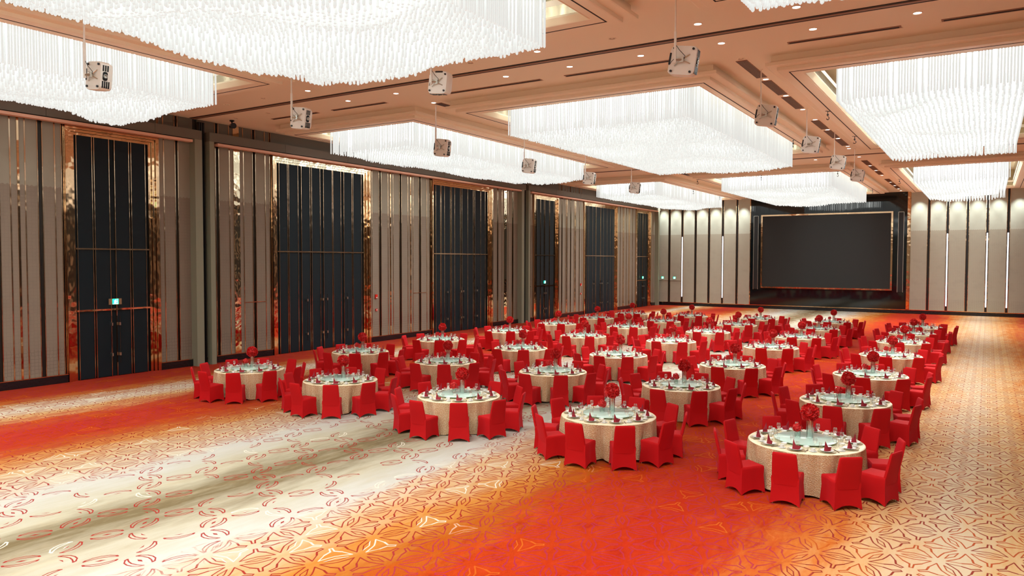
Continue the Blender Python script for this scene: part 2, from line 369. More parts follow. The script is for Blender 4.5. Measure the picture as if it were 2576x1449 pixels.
def wall_strips(par, xf0, cuts, lo, hi, z0, z1, matn='panel', sgn=1, face=.12):
    """panels between the cuts, bronze beads at the cuts; xf0 = panel face x"""
    cur = lo
    for a, b, kd in sorted(cuts)+[(hi, hi, 'end')]:
        if b <= lo or a > hi: continue
        if a-cur > .02:
            box_ob('wall_panel', matn, (min(xf0, xf0-sgn*face), cur, z0, max(xf0, xf0-sgn*face), min(a, hi), z1), par)
        if kd in ('thin', 'gold', 'wide'):
            d = dict(thin=.015, gold=.03, wide=.03)[kd]; x1 = xf0+sgn*d; x0 = xf0-sgn*face
            box_ob('bronze_strip' if kd != 'wide' else 'mirror_strip', {'thin': 'strip', 'gold': 'gold', 'wide': 'champagne'}[kd], (min(x0, x1), a, z0, max(x0, x1), b, z1), par)
        elif kd == 'dark':
            for e in (a, b-.022):
                x1 = xf0+sgn*.02; x0 = xf0-sgn*face
                box_ob('bronze_strip', 'strip', (min(x0, x1), e, z0, max(x0, x1), e+.022, z1), par)
        cur = max(cur, b)
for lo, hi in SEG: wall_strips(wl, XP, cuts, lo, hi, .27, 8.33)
# above the header the same wall goes on, set back
up_cuts = [(a, b, k if k != 'frame' else 'dark') for a, b, k in cuts if k in ('dark', 'wide', 'thin')]
for lo, hi in [(9, 17.3), (17.5, 40.3), (40.6, YB)]: wall_strips(wl, XP-.03, [c_ for c_ in up_cuts], lo, hi, 8.6, ZC+.05, 'plain', 1, .08)
for i, (lo, hi) in enumerate(SEG):
    e0, e1 = (lo, hi+.3) if i == 0 else ((lo-.2, hi+.5) if i == 1 else (lo-.2, hi+.55))
    bp = [e0]
    while bp[-1] < e1-5: bp.append(bp[-1]+3.6)
    bp.append(e1)
    for a, b in zip(bp, bp[1:]): box_ob('header_board', 'plain', (XW-.1, a+.006, 8.40, XW+.28, b-.006, 8.74), wl)
    box_ob('picture_rail', 'rail', (XW+.10, max(lo, Y0)+.12, 8.27, XW+.34, hi-.12, 8.36), wl)
    if i > 0: box_ob('pilaster', 'pil', (XW-.1, lo-.2, 0, XW+.28, lo, 8.40), wl)
    box_ob('pilaster', 'pil', (XW-.1, hi, 0, XW+.28, hi+.3, 8.40), wl)
for a in (17.46, 40.6):                                        # folded partition in its pocket
    box_ob('partition_leaf', 'strip', (XW-.1, a, 0, XW-.02, a+.30, 9.1), wl)
    for k in range(3): box_ob('partition_leaf', 'dark', (XW-.02, a+.03+k*.09, 0, XW+.06, a+.08+k*.09, 9.1), wl)
bl = [Y0]
for a, b, _, _ in frames: bl += [a, b]
bl.append(63.1); bb_ = MB()
for a, b in zip(bl[0::2], bl[1::2]): bb_.box(XW-.1, a, 0, XW+.02, b, .25)
ob('baseboard_left', bb_.mesh('baseboard', MAT['base']), **S)
bb2 = MB()
for a, b in zip(bl[0::2], bl[1::2]): bb2.box(XW-.1, a, .25, XW+.03, b, .275)
ob('baseboard_cap', bb2.mesh('baseboard_cap', MAT['strip']), bpy.data.objects['baseboard_left'])
# service doors cut into the panels: thin head bars
for a, b in ((19.52, 20.58), (29.92, 31.04), (41.2, 41.75)): box_ob('door_head_bar', 'strip', (XP, a, 2.25, XP+.02, b, 2.28), wl)

DL = [[13.05, 13.55, 13.62, 14.12, 14.31, 14.81, 14.89, 15.4], [21.29, 21.73, 21.8, 22.3, 22.49, 22.97, 23.07, 23.56, 23.76, 24.28, 24.34, 24.82, 25.01, 25.52, 25.6, 26.15],
      [31.8, 32.2, 32.28, 32.57, 33.08, 33.2, 33.49, 34.01, 34.16, 34.72, 35.26, 35.41, 36.01, 36.47], [42.45, 42.91, 42.98, 43.4, 43.54, 44.1, 44.19, 44.75],
      [49.7, 50.04, 50.69, 51.2, 51.29, 52.0, 52.1, 52.54, 53.2, 53.8, 54.3], [59.3, 59.7, 60.29, 60.4, 60.83, 61.3]]
HND = [[14.09, 14.36], [22.72, 23.62, 23.88, 25.12], [32.74, 33.98, 34.2, 35.55], [43.38, 43.6], [50.8, 51.95, 52.2, 53.2], [60.25, 60.5]]
for di, (o0, o1, i0, i1) in enumerate(frames):
    d = ob('door_%d' % (di+1), None, loc=(XW, o0, 0), **S)
    L = lambda b: (b[0]-XW, b[1]-o0, b[2], b[3]-XW, b[4]-o0, b[5])
    zt, zi = 8.27, 8.0
    # stepped mirror architrave: three bronze steps
    for k in range(3):
        wL, wR = (i0-o0)/3, (o1-i1)/3; xk = XW+.06-.05*k
        box_ob('architrave', 'gold', L((XW-.12, o0+k*wL+.01, 0, xk, o0+(k+1)*wL-.004, zi+.09*(2-k))), d)
        box_ob('architrave', 'gold', L((XW-.12, o1-(k+1)*wR+.004, 0, xk, o1-k*wR-.01, zi+.09*(2-k))), d)
        box_ob('architrave_head', 'gold' if di not in (1,) else 'champagne', L((XW-.12, o0+k*wL+.01, zi+.09*(2-k), xk, o1-k*wR-.01, zi+.09*(3-k)-.006)), d)
    xd_ = XW-.07; ls = DL[di]; edges = [i0]+ls+[i1]
    lowd = di in (0, 3, 5)
    for a, b in zip(edges, edges[1:]):
        if b-a < .03: continue
        tiers = ((0.02, 2.26), (2.31, 4.29), (4.34, zi)) if lowd else ((0.02, 4.29), (4.34, zi))
        pr_ = .05 if b-a > .25 else .0
        for z0, z1 in tiers: box_ob('door_panel', 'door', L((XW-.15, a+.01, z0, xd_+pr_-.03, b-.01, z1)), d)
    sm = MB()
    for y in ls: box_ob('bronze_strip', 'strip', L((XW-.15, y-.011, 0, xd_+.035, y+.011, zi)), d)
    box_ob('transom_bar', 'strip', L((XW-.1, i0, 4.29, XW-.005, i1, 4.34)), d)
    if lowd: box_ob('transom_bar', 'gold', L((XW-.1, i0, 2.25, XW+.01, i1, 2.31)), d)
    for y in HND[di]:
        h = ob('pull_handle', MB().tube([(XW+.05-XW, y-o0, .45), (XW+.05-XW, y-o0, 2.05 if lowd else 2.45)], .014, 8).mesh('pull_handle', MAT['pdark']), d)
        for z in (.75, 1.78 if lowd else 2.22): ob('handle_bracket', MB().box(-.06, y-o0-.02, z-.05, .07, y-o0+.02, z+.05).mesh('bracket', MAT['metal']), h)

def exit_sign(x, y, z, label, face='x', wd=.44, plate=True):
    t = ob('exit_sign', None, None, (x, y, z), 0 if face == 'x' else -PI/2, **tag(label, 'exit sign'))
    box_ob('plate', 'dull', (-.03, -wd/2, -.1, 0, wd/2, .1), t)
    gl = box_ob('green_panel', 'exitg', (-.02, -.1, -.09, .012, .1, .09), t)
    mb = MB(); f = lambda a, b, c_, e: mb.box(.012, a, b, .016, c_, e)
    f(-.005, .045, .025, .07); f(-.03, -.01, .02, .04); f(-.06, .02, -.02, .035); f(.02, .0, .05, .015); f(-.05, -.06, -.025, -.01); f(.0, -.07, .025, -.01); f(.06, -.08, .07, .08); f(-.09, -.08, .08, -.072)
    ob('running_figure', mb.mesh('running_figure', MAT['exitw']), t)
exit_sign(XW+.0, 14.24, 2.54, 'lit green exit sign on the black double door nearest the camera')
exit_sign(XW+.0, 43.47, 2.52, 'lit green exit sign on the narrow black door past the second pilaster', wd=.2)
exit_sign(XW+.0, 60.35, 2.52, 'lit green exit sign on the black door next to the far left corner', wd=.2)
exit_sign(-24.55, YB-.12, 2.45, 'lit green exit sign on the end wall panel nearest the left corner', 'y', .25)
exit_sign(-23.45, YB-.12, 2.45, 'lit green exit sign on the second end wall panel from the left corner', 'y', .25)
for y, lab in ((27.11, 'on the taupe panels between the first two wide black doors'), (48.76, 'on the taupe panels just left of the far wide door')):
    t = ob('fire_alarm', None, None, (XP+.01, y, 2.2), **tag('red fire alarm box '+lab, 'fire alarm'))
    box_ob('housing', 'alarm', (0, -.07, -.09, .06, .07, .1), t); box_ob('strobe', 'china', (.06, -.04, -.07, .075, .04, -.03), t)
    t = ob('call_point', None, None, (XP+.01, y+.02, 1.55), **tag('small red call point below the alarm '+lab.replace('on the taupe panels ',''), 'call point'))
    box_ob('housing', 'alarm', (0, -.055, -.055, .05, .055, .055), t); box_ob('glass_plate', 'china', (.05, -.035, -.02, .055, .035, .02), t)

# ---------------------------------------------------------------- far wall with the screen
wb = ob('wall_back', MB().box(XW-.4, YB+.05, 0, XR+.2, YB+.35, ZC+.1).mesh('wall_back', MAT['dark']), **S)
bx = [XW, -23.95, -22.77, -21.57, -20.38, -19.19, -17.97, -16.89]
def bpanels(bx, gap=.085):
    for i, (a, b) in enumerate(zip(bx, bx[1:])):
        l = a+(gap if i else .01); r = b-(gap if i < len(bx)-2 else .0)
        box_ob('wall_panel', 'bpanel', (l, YB-.07, .30, r, YB+.05, ZC), wb)
        for e in (l, r): box_ob('bronze_strip', 'gold', (e-.012, YB-.09, .28, e+.012, YB+.05, ZC), wb)
bpanels(bx); bpanels([-4.99, -3.78, -2.57, -1.31, -.09, 1.16, 2.4, 3.6, XR+.1])
for a, b in ((XW+.02, -24.05), (-23.85, -22.88)): box_ob('door_head_bar', 'strip', (a, YB-.09, 2.17, b, YB-.06, 2.2), wb)
box_ob('black_glass_panel', 'blackglass', (-16.86, YB-.04, .3, -5.22, YB+.05, ZC), wb)
box_ob('bronze_pier', 'gold', (-5.2, YB-.14, .28, -5.0, YB+.05, ZC), wb)
box_ob('bronze_strip', 'gold', (-16.9, YB-.1, .28, -16.84, YB+.02, ZC), wb)
bk = ob('baseboard_back', MB().box(XW, YB-.12, 0, XR, YB+.05, .26).mesh('baseboard_back', MAT['base']), **S)
box_ob('baseboard_cap', 'gold', (XW, YB-.14, .26, XR, YB+.05, .31), bk)
for x, nm in ((-22.77, 'in the second gap from the left corner'), (-19.19, 'in the fifth gap from the left corner')):
    box_ob('light_strip', 'ledw', (x-.035, YB-.1, .8, x+.035, YB-.06, 6.05), None, **tag('thin white vertical light strip '+nm+' of end wall', 'light strip'))
for x, nm in ((-2.57, 'nearest the black screen wall'), (-.09, 'middle of the three right of the screen'), (1.16, 'farthest right of the screen')):
    box_ob('light_strip', 'ledw', (x-.04, YB-.1, .65, x+.04, YB-.06, 6.0), None, **tag('thin white vertical light strip on end wall, '+nm, 'light strip'))
t = ob('led_screen', None, None, (-11.05, YB-.1, 1.72), **tag('large blank black screen with thin gold frame on the end wall', 'screen'))
box_ob('display', 'screen', (-4.78, -.12, .1, 4.78, .04, 5.93), t)
for b in ((-4.9, -.2, 0, 4.9, .05, .12), (-4.9, -.2, 5.91, 4.9, .05, 6.03), (-4.9, -.2, .12, -4.77, .05, 5.91), (4.77, -.2, .12, 4.9, .05, 5.91)): box_ob('frame_bar', 'gold', b, t)
for x, nm in ((-16.4, 'left'), (-5.62, 'right')):
    t = ob('column_speaker', None, None, (x, YB-.05, 1.6), **tag('tall narrow black speaker column %s of the screen' % nm, 'speaker'))
    box_ob('cabinet', 'dark', (-.17, -.06, .02, .17, 0, 6.08), t)
    for b in ((-.2, -.08, 0, -.17, 0, 6.1), (.17, -.08, 0, .2, 0, 6.1), (-.2, -.08, 6.07, .2, 0, 6.1)): box_ob('edge_trim', 'metal', b, t)

# ---------------------------------------------------------------- unseen right and near walls (seen only in reflections)
wr_ = ob('wall_right', MB().box(XR, Y0, 0, XR+.3, YB+.3, ZC+.1).mesh('wall_right', MAT['dark']), **S)
for k in range(16): box_ob('wall_panel', 'panel', (XR-.04, -4+k*4.2, .3, XR+.01, -2.6+k*4.2, ZC), wr_)
wn_ = ob('wall_front', MB().box(XW-.4, Y0-.3, 0, XR+.2, Y0, ZC+.1).mesh('wall_front', MAT['plain']), **S)

# ================================================================ ceiling fittings
ringm = MB().lathe([(.075, -.004), (.085, -.014), (.1, -.008), (.102, .0)], 16).mesh('trim_ring', MAT['ceil'], True)
lensm = MB().lathe([(.078, -.006), (.03, -.012), (.001, -.013)], 16).mesh('lens', MAT['lens'])
lenso = MB().lathe([(.078, -.004), (.03, .0), (.001, .001)], 16).mesh('lens_off', MAT['dull'])
GX = [-1.37, -3.45, -5.53, -7.6, -9.65, -11.7, -13.76, -15.81, -17.88, -19.95, -21.8, -23.6]
names12 = ['first', 'second', 'third', 'fourth', 'fifth', 'sixth', 'seventh', 'eighth', 'ninth', 'tenth', 'eleventh', 'twelfth']
dls = [(x, y, 'recessed ceiling downlight, %s from right in the row %s the dark track' % (names12[i], 'before' if y < 17 else 'beyond'), (i in (3, 9, 10, 11, 7, 5) if y < 17 else i in (9, 10, 11))) for y in (16.35, 18.08) for i, x in enumerate(GX)]
for i, y in enumerate((19.74, 22.31, 24.84, 27.4, 29.6, 32.13, 34.65, 37.22)):
    dls.append((-5.52, y, 'recessed downlight, %s along the vents right of the centre chandelier' % names12[i], i == 0))
for i, y in enumerate((38.0, 41.3, 45.4, 48.0, 50.9, 55.6, 58.2, 60.8, 62.6)): dls.append((-5.58, y, 'recessed downlight, %s in the aisle towards the screen' % names12[i], False))
for i, x in enumerate((-7.65, -11.7, -15.8)): dls.append((x, 41.3, 'recessed downlight beyond the far track, %s from the right' % names12[i], False))
dls.append((-15.67, 19.8, 'recessed downlight at the near end of the left aisle vents', False))
for x, y, lab, off in dls:
    t = ob('downlight', None, None, (x, y, ZC), **tag(lab, 'downlight', 'recessed downlights'))
    ob('trim_ring', ringm, t); ob('lens', lenso if off else lensm, t)
# linear diffusers before the coffers, brown grilles along the aisles
for i, (a, b) in enumerate(((-22.6, -20.2), (-19.47, -17.0), (-14.35, -11.03), (-10.25, -6.96), (-4.18, -1.75), (-.97, 1.9))):
    t = ob('slot_diffuser', None, None, (a, 18.93, ZC), **tag('long thin dark air slot in ceiling, %s from the left' % names12[i], 'air vent', 'ceiling air slots'))
    box_ob('slot', 'grille', (0, -.08, -.012, b-a, .08, .0), t); box_ob('blade', 'slot', (.04, -.03, -.02, b-a-.04, .04, -.006), t)
    box_ob('flange', 'frame', (-.03, .08, -.02, b-a+.03, .11, 0), t)
grm = MB().box(0, 0, -.014, .29, 2.12, 0).mesh('grille_back', MAT['grille'])
slat = MB()
for k in range(7): slat.box(.02+k*.038, .03, -.022, .035+k*.038, 2.09, -.012)
slat = slat.mesh('slats', MAT['wood'])
GY = [19.92, 22.52, 25.05, 29.8, 32.3, 34.8, 42.9, 45.6, 48.25, 53.2, 55.8, 58.4]
for gx, nm in ((-5.71, 'right'), (-15.74, 'left')):
    for i, y in enumerate(GY):
        t = ob('air_grille', None, None, (gx, y, ZC), **tag('brown slatted air grille, %s along the %s ceiling aisle' % (names12[i], nm), 'air grille', 'brown ceiling grilles'))
        ob('backing', grm, t); ob('slats', slat, t)
t = ob('security_camera', None, None, (-24.1, 18.3, ZC), **tag('black security camera hanging from ceiling by the left wall', 'camera'))
ob('mount', MB().lathe([(.09, 0), (.09, -.04), (.03, -.06), (.03, -.16)], 10).mesh('mount', MAT['pdark']), t)
ob('housing', MB().tube([(-.1, .05, -.2), (.25, -.12, -.24)], [.09, .11], 10).mesh('housing', MAT['pdark']), t)
# lifting hooks
hk = MB().tube([(0, 0, .02), (0, 0, -.1)], .012, 6).tube([(0, 0, -.1), (.0, 0, -.14)], .035, 8)
arc = [(.055*math.sin(a), 0, -.2-.055+.055*math.cos(a)+.03) for a in [math.radians(q) for q in range(0, 280, 28)]]
hk.tube([(0, 0, -.13)]+arc, .013, 6); hkm = hk.mesh('hook', MAT['pdark']); hkp = MB().box(-.09, -.02, -.012, .09, .02, 0).mesh('hook_plate', MAT['pdark'])
for x, y, lab in ((-4.5, 26.2, 'on the coffer edge left of the right chandelier, nearer'), (-4.5, 32.0, 'on the coffer edge left of the right chandelier, farther'), (-6.75, 31.8, 'right of the centre chandelier'),
                  (-14.8, 44.0, 'left end of the coffer edge before the far centre chandelier'), (-11.05, 43.9, 'middle of the coffer edge before the far centre chandelier'), (-7.0, 44.0, 'right end of the coffer edge before the far centre chandelier'),
                  (-17.2, 50.3, 'right of the far left chandelier, nearer'), (-17.2, 56.3, 'right of the far left chandelier, farther'), (-4.55, 50.1, 'left of the far right chandelier'), (-6.7, 56.0, 'right of the far centre chandelier')):
    t = ob('ceiling_hook', None, None, (x, y, ZB), random.random()*3, **tag('black lifting hook '+lab, 'hook')); ob('hook', hkm, t); ob('plate', hkp, t)

# ---------------------------------------------------------------- projectors on poles
def rbox(x0, y0, z0, x1, y1, z1, r=.07, n=4):
    """box rounded in the x-z outline, extruded along y"""
    pts = []
    for cx, cz, a0 in ((x1-r, z1-r, 0), (x0+r, z1-r, 90), (x0+r, z0+r, 180), (x1-r, z0+r, 270)):
        for k in range(n+1):
            a = math.radians(a0+90*k/n); pts.append((cx+r*math.cos(a), cz+r*math.sin(a)))
    mb = MB(); m_ = len(pts); cxm, czm = (x0+x1)/2, (z0+z1)/2
    D = y1-y0
    for y, s_ in ((y0, .97), (y0+.07*D, 1), (y1-.33*D, 1), (y1-.07*D, .93), (y1, .8)): mb.v += [(cxm+(p[0]-cxm)*s_, y, czm+(p[1]-czm)*s_) for p in pts]
    for j in range(4):
        for k in range(m_): a, b = j*m_+k, j*m_+(k+1) % m_; mb.f.append((a, b, b+m_, a+m_))
    mb.f.append(tuple(range(m_))); mb.f.append(tuple(4*m_+k for k in range(m_))[::-1]); return mb
pb = rbox(-.28, 0, -.29, .28, .27, .29, .10).mesh('body', MAT['pwhite'], True)
def louvre(b0, n, horizontal=True):
    mb = MB(); x0, y0, z0, x1, y1, z1 = b0
    for k in range(n):
        a, b = k/n+.08/n, (k+.7)/n
        if horizontal: mb.box(x0, y0, z0+(z1-z0)*a, x1, y1, z0+(z1-z0)*b)
        else: mb.box(x0, y0+(y1-y0)*a, z0, x1, y0+(y1-y0)*b, z1)
    return mb
pv1 = louvre((.262, .03, .10, .285, .17, .22), 3, False).mesh('vent', MAT['pdark']); pv2 = louvre((.262, .03, -.24, .285, .2, -.10), 4, False).mesh('vent', MAT['pdark'])
pl = rbox(-.05, 0, -.09, .05, .02, .09, .04).xf(Matrix.Rotation(PI/2, 4, 'Z')).xf(Matrix.Translation((.292, .09, .0))).mesh('lens_window', MAT['pdark'])
pl2 = MB().lathe([(.04, 0), (.045, .02), (.025, .022), (.001, .012)], 12).xf(Matrix.Rotation(PI/2, 4, 'Y')).xf(Matrix.Translation((.285, .09, 0))).mesh('lens', MAT['metal'], True)
pr1 = rbox(-.12, 0, -.02, .12, .02, .02, .018).xf(Matrix.Rotation(PI/2, 4, 'Y')).xf(Matrix.Translation((-.262, -.006, .02))).mesh('rear_recess', MAT['pdark'])
ft = MB().lathe([(.024, 0), (.024, .03), (.0, .031)], 8).xf(Matrix.Rotation(PI/2, 4, 'X')).mesh('rubber_foot', MAT['pdark'])
arm = MB()
for a in (35, 145, 215, 325): arm.tube([(0, -.05, 0), (.2*math.cos(math.radians(a)), -.012, .16*math.sin(math.radians(a)))], .012, 5)
arm.box(-.05, -.07, -.05, .05, -.04, .05).tube([(0, -.05, 0), (-.1, -.11, 0)], .025, 8)
arm = arm.mesh('mount_arm', MAT['metal'])
cab = MB().tube([(-.1, -.11, .3), (-.02, -.10, .18), (.08, -.06, .06), (.03, -.03, -.02)], .006, 5).tube([(-.1, -.1, .05), (-.2, -.05, .0), (-.26, -.01, -.05)], .006, 5).mesh('cable', MAT['pdark'])
def projector(x, y, z, roll, lab, side=0):
    t = ob('projector', None, None, (x, y, z), **tag(lab, 'projector', 'projectors on poles'))
    bd = ob('body', pb, t); bd.rotation_euler = (0, roll, 0)
    for nm, me in (('vent', pv1), ('vent', pv2), ('lens_window', pl), ('lens', pl2), ('rear_recess', pr1)): ob(nm, me, bd)
    for fx in (-.2, .2):
        for fz in (-.22, .23): ob('rubber_foot', ft, bd, (fx, 0, fz))
    ob('mount_arm', arm, t); ob('cable', cab, t)
    L = ZC-z
    ob('pole', MB().box(-.125, -.135, -.06, -.085, -.095, L*.45).box(-.117, -.13, L*.45, -.093, -.1, L).mesh('pole', MAT['pwhite']), t)
    ob('pole_plate', MB().lathe([(.045, L-.015), (.045, L)], 10, -.105, -.115, True).mesh('pole_plate', MAT['ceil']), t)
for i, (y, lab) in enumerate(((8.46, 'in front of the near left chandelier'), (13.9, 'below the dark ceiling track, left side'), (20.1, 'in front of the second left chandelier near corner'), (25.8, 'second of those before the left chandelier'), (31.2, 'third of those before the left chandelier'), (36.5, 'farthest one of the left line'))):
    projector(-15.8+.1, y+.1, 7.77, math.radians(8), 'white projector on a pole '+lab)
for i, (y, lab) in enumerate(((14.6, 'at the top centre, largest in view'), (21.25, 'at the right corner of centre chandelier'), (27.4, 'between the two rows of vents'), (32.9, 'fourth of the right line'), (38.3, 'farthest one of the right line'))):
    projector(-5.25, y, 7.97, math.radians(10), 'white projector on a pole '+lab)
projector(-11.75, 15.0, 8.42, math.radians(97), 'white projector partly behind the big near chandelier, facing down')

# ================================================================ chandeliers
def smooth(e0, e1, x): t = min(max((x-e0)/(e1-e0), 0), 1); return t*t*(3-2*t)
def wave(x, y, c, r, sd):
    e = min(x-c[4], c[5]-x, y-r[4], r[5]-y); k = smooth(0, .9, e)
    a = math.sin(x*1.5+sd)*math.cos(y*.95+sd*1.7)+.6*math.sin(x*.7-y*1.3+sd*2)
    a = math.tanh(3*a)
    return 8.13-k*((.17+.20*a) if r is ROWS[0] else (.10+.11*a))
rod_long = MB(); rod_short = MB()
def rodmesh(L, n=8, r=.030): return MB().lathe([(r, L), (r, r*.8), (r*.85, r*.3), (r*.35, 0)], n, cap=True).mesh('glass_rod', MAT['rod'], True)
rlong, rshort = rodmesh(1.5), rodmesh(.8)
def rod_bulk(rods, n=6):
    v = []; f = []; cs = [(math.cos(2*PI*k/n), math.sin(2*PI*k/n)) for k in range(n)]
    for x, y, z, L, r in rods:
        i = len(v)
        for R, zz in ((r, z+L), (r, z+r*.7), (r*.4, z)): v += [(x+R*a, y+R*b, zz) for a, b in cs]
        for j in (0, 1):
            for k in range(n): q = (k+1) % n; f.append((i+j*n+k, i+j*n+n+k, i+j*n+n+q, i+j*n+q))
        f.append(tuple(i+2*n+k for k in range(n))[::-1])
    me = bpy.data.meshes.new('glass_rods'); me.from_pydata(v, [], f); me.materials.append(MAT['rod'])
    me.polygons.foreach_set('use_smooth', [True]*len(f)); me.update(); return me
chl = {(0, 0): 'long rectangular glass rod chandelier near the left wall, closest one', (0, 1): 'narrow rectangular glass rod chandelier near left wall, second from camera', (0, 2): 'narrow rectangular glass rod chandelier in the far left corner',
       (1, 0): 'largest glass rod chandelier filling the top left of the picture', (1, 1): 'wide rectangular glass rod chandelier in the centre of the ceiling', (1, 2): 'wide glass rod chandelier just before the black screen',
       (2, 0): 'glass rod chandelier just peeking in at the top edge', (2, 1): 'narrow glass rod chandelier at the right edge of the picture', (2, 2): 'narrow glass rod chandelier before the far wall, right of screen'}
for ci, c in enumerate(COLS):
    for ri, r in enumerate(ROWS):
        sd = ci*2.1+ri*1.3+.4
        t = ob('chandelier', None, None, ((c[4]+c[5])/2, (r[4]+r[5])/2, 10.05), **tag(chl[(ci, ri)], 'chandelier', 'rectangular glass rod chandeliers'))
        tx, ty = t.location.x, t.location.y; off = Matrix.Translation((-tx, -ty, -10.05))
        ob('mounting_plate', MB().box(c[4]-.03, r[4]-.03, 9.62, c[5]+.03, r[5]+.03, 9.72).xf(off).mesh('mounting_plate', MAT['metal']), t)
        hb = MB()
        for hx in (c[4]+.6, c[5]-.6):
            for hy in (r[4]+1, (r[4]+r[5])/2, r[5]-1): hb.tube([(hx, hy, 9.7), (hx, hy, 10.06)], .03, 6)
        ob('suspension_rod', hb.xf(off).mesh('suspension_rod', MAT['metal']), t)
        # added glowing core, standing in for the deep field of lit rods
        ins = .30; nx, ny = 22, 40; x0, x1, y0, y1 = c[4]+ins, c[5]-ins, r[4]+ins, r[5]-ins
        cbm = MB()
        for j in range(ny+1):
            for i in range(nx+1):
                X, Y = x0+(x1-x0)*i/nx, y0+(y1-y0)*j/ny; cbm.v.append((X, Y, wave(X, Y, c, r, sd)+.34))
        for j in range(ny):
            for i in range(nx): a = j*(nx+1)+i; cbm.f.append((a, a+nx+1, a+nx+2, a+1))
        ob('added_glow_core', cbm.xf(off).mesh('added_glow_core', MAT['core' if ci < 2 else 'core2'], True), t)
        sbm = MB(); per = [(x0, y0), (x1, y0), (x1, y1), (x0, y1)]
        for k in range(4):
            (a0, b0), (a1, b1) = per[k], per[(k+1) % 4]
            for q in range(10):
                A = (a0+(a1-a0)*q/10, b0+(b1-b0)*q/10); B = (a0+(a1-a0)*(q+1)/10, b0+(b1-b0)*(q+1)/10); i = len(sbm.v)
                sbm.v += [(A[0], A[1], wave(*A, c, r, sd)+.34), (B[0], B[1], wave(*B, c, r, sd)+.34), (B[0], B[1], 9.62), (A[0], A[1], 9.62)]; sbm.f.append((i, i+1, i+2, i+3))
        ob('added_glow_core_side', sbm.xf(off).mesh('added_glow_core_side', MAT['coreside']), t)
        sp = .125 if ri == 0 else (.13 if ri == 1 else .155)
        nxr, nyr = round((c[5]-c[4])/sp), round((r[5]-r[4])/sp); rods = []
        rs = random.Random(ci*10+ri)
        for j in range(nyr+1):
            Y = r[4]+(r[5]-r[4])*j/nyr
            if ri == 0 and Y < 3: continue
            for i in range(nxr+1):
                X = c[4]+(c[5]-c[4])*i/nxr; e = min(i, nxr-i, j, nyr-j); dens = e <= 1
                xx, yy = (X, Y) if e == 0 else (X+rs.uniform(-.02, .02), Y+rs.uniform(-.02, .02))
                z = wave(X, Y, c, r, sd)+(rs.uniform(-.012, .012) if e == 0 else rs.uniform(-.03, .03))
                rods.append((xx, yy, z, 1.5 if dens else .8, .030 if ri == 0 else .025))
                if e == 0 and rs.random() < .6:                     # a second, closer row along the rim
                    rods.append((X+(sp*.5 if j in (0, nyr) else 0), Y+(sp*.5 if i in (0, nxr) else 0), z+.02, 1.5, .024))
        if (ci, ri) == (1, 0):                                      # the 300 rods that show largest
            vis = lambda q: (Vector((q[0], q[1], q[2]))-CAM).dot(fw)
            inview = [q for q in rods if q[4] > .025 and vis(q) > 11.5 and q[1] > 6.5]
            inview.sort(key=vis); near = inview[:300]; ns = set(map(id, near)); rods = [q for q in rods if id(q) not in ns]
            for q in near: ob('glass_rod', rlong if q[3] > 1 else rshort, t, (q[0]-tx, q[1]-ty, q[2]-10.05))
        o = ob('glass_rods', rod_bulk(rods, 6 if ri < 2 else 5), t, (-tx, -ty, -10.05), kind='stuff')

# ---------------------------------------------------------------- wall washers over the far wall
for x in [-24.5, -23.35, -22.2, -21, -19.8, -18.6, -17.45, -4.4, -3.2, -1.95, -.7, .55, 1.8]:
    ld = bpy.data.lights.new('wall_washer', 'SPOT'); ld.energy = 260; ld.spot_size = math.radians(70); ld.spot_blend = .9; ld.shadow_soft_size = .06; ld.color = (.93, 1, .95)
    lo = bpy.data.objects.new('wall_washer', ld); C.objects.link(lo); lo.location = (x, YB-.75, ZC-.05); lo.rotation_euler = (math.radians(8), 0, 0)

# ================================================================ tables, chairs and settings
TB = [[(-2.69, 14.04), (-2.72, 18.62), (-2.75, 23.26), (-2.75, 28.46), (-2.8, 33.33), (-2.79, 37.53), (-2.68, 41.27)],
      [(-6.61, 14.17), (-6.62, 18.59), (-6.6, 23.11), (-6.77, 28.7), (-6.64, 33.13), (-6.74, 37.57), (-6.83, 42.09)],
      [(-10.57, 14.3), (-10.6, 18.92), (-10.61, 23.5), (-10.66, 28.69), (-10.64, 33.3), (-10.58, 37.71), (-10.63, 42.3)],
      [(-14.62, 14.44), (-14.49, 18.89), (-14.4, 23.29), (-14.54, 28.58), (-14.71, 33.58), (-14.54, 37.75), (-14.55, 42.31)],
      [(-18.3, 14.41), (-18.57, 19.31), (-18.69, 24.04), (-18.38, 28.63), (-18.43, 33.3), (-18.46, 37.85), (-18.14, 42.0)]]
COLN = ['rightmost row', 'second row from right', 'middle row', 'second row from left', 'leftmost row']
RN = ['nearest', 'second', 'third', 'fourth', 'fifth', 'sixth', 'farthest']
SEAT = ['front', 'front right', 'right', 'rear right', 'back right', 'back', 'back left', 'rear left', 'left', 'front left']
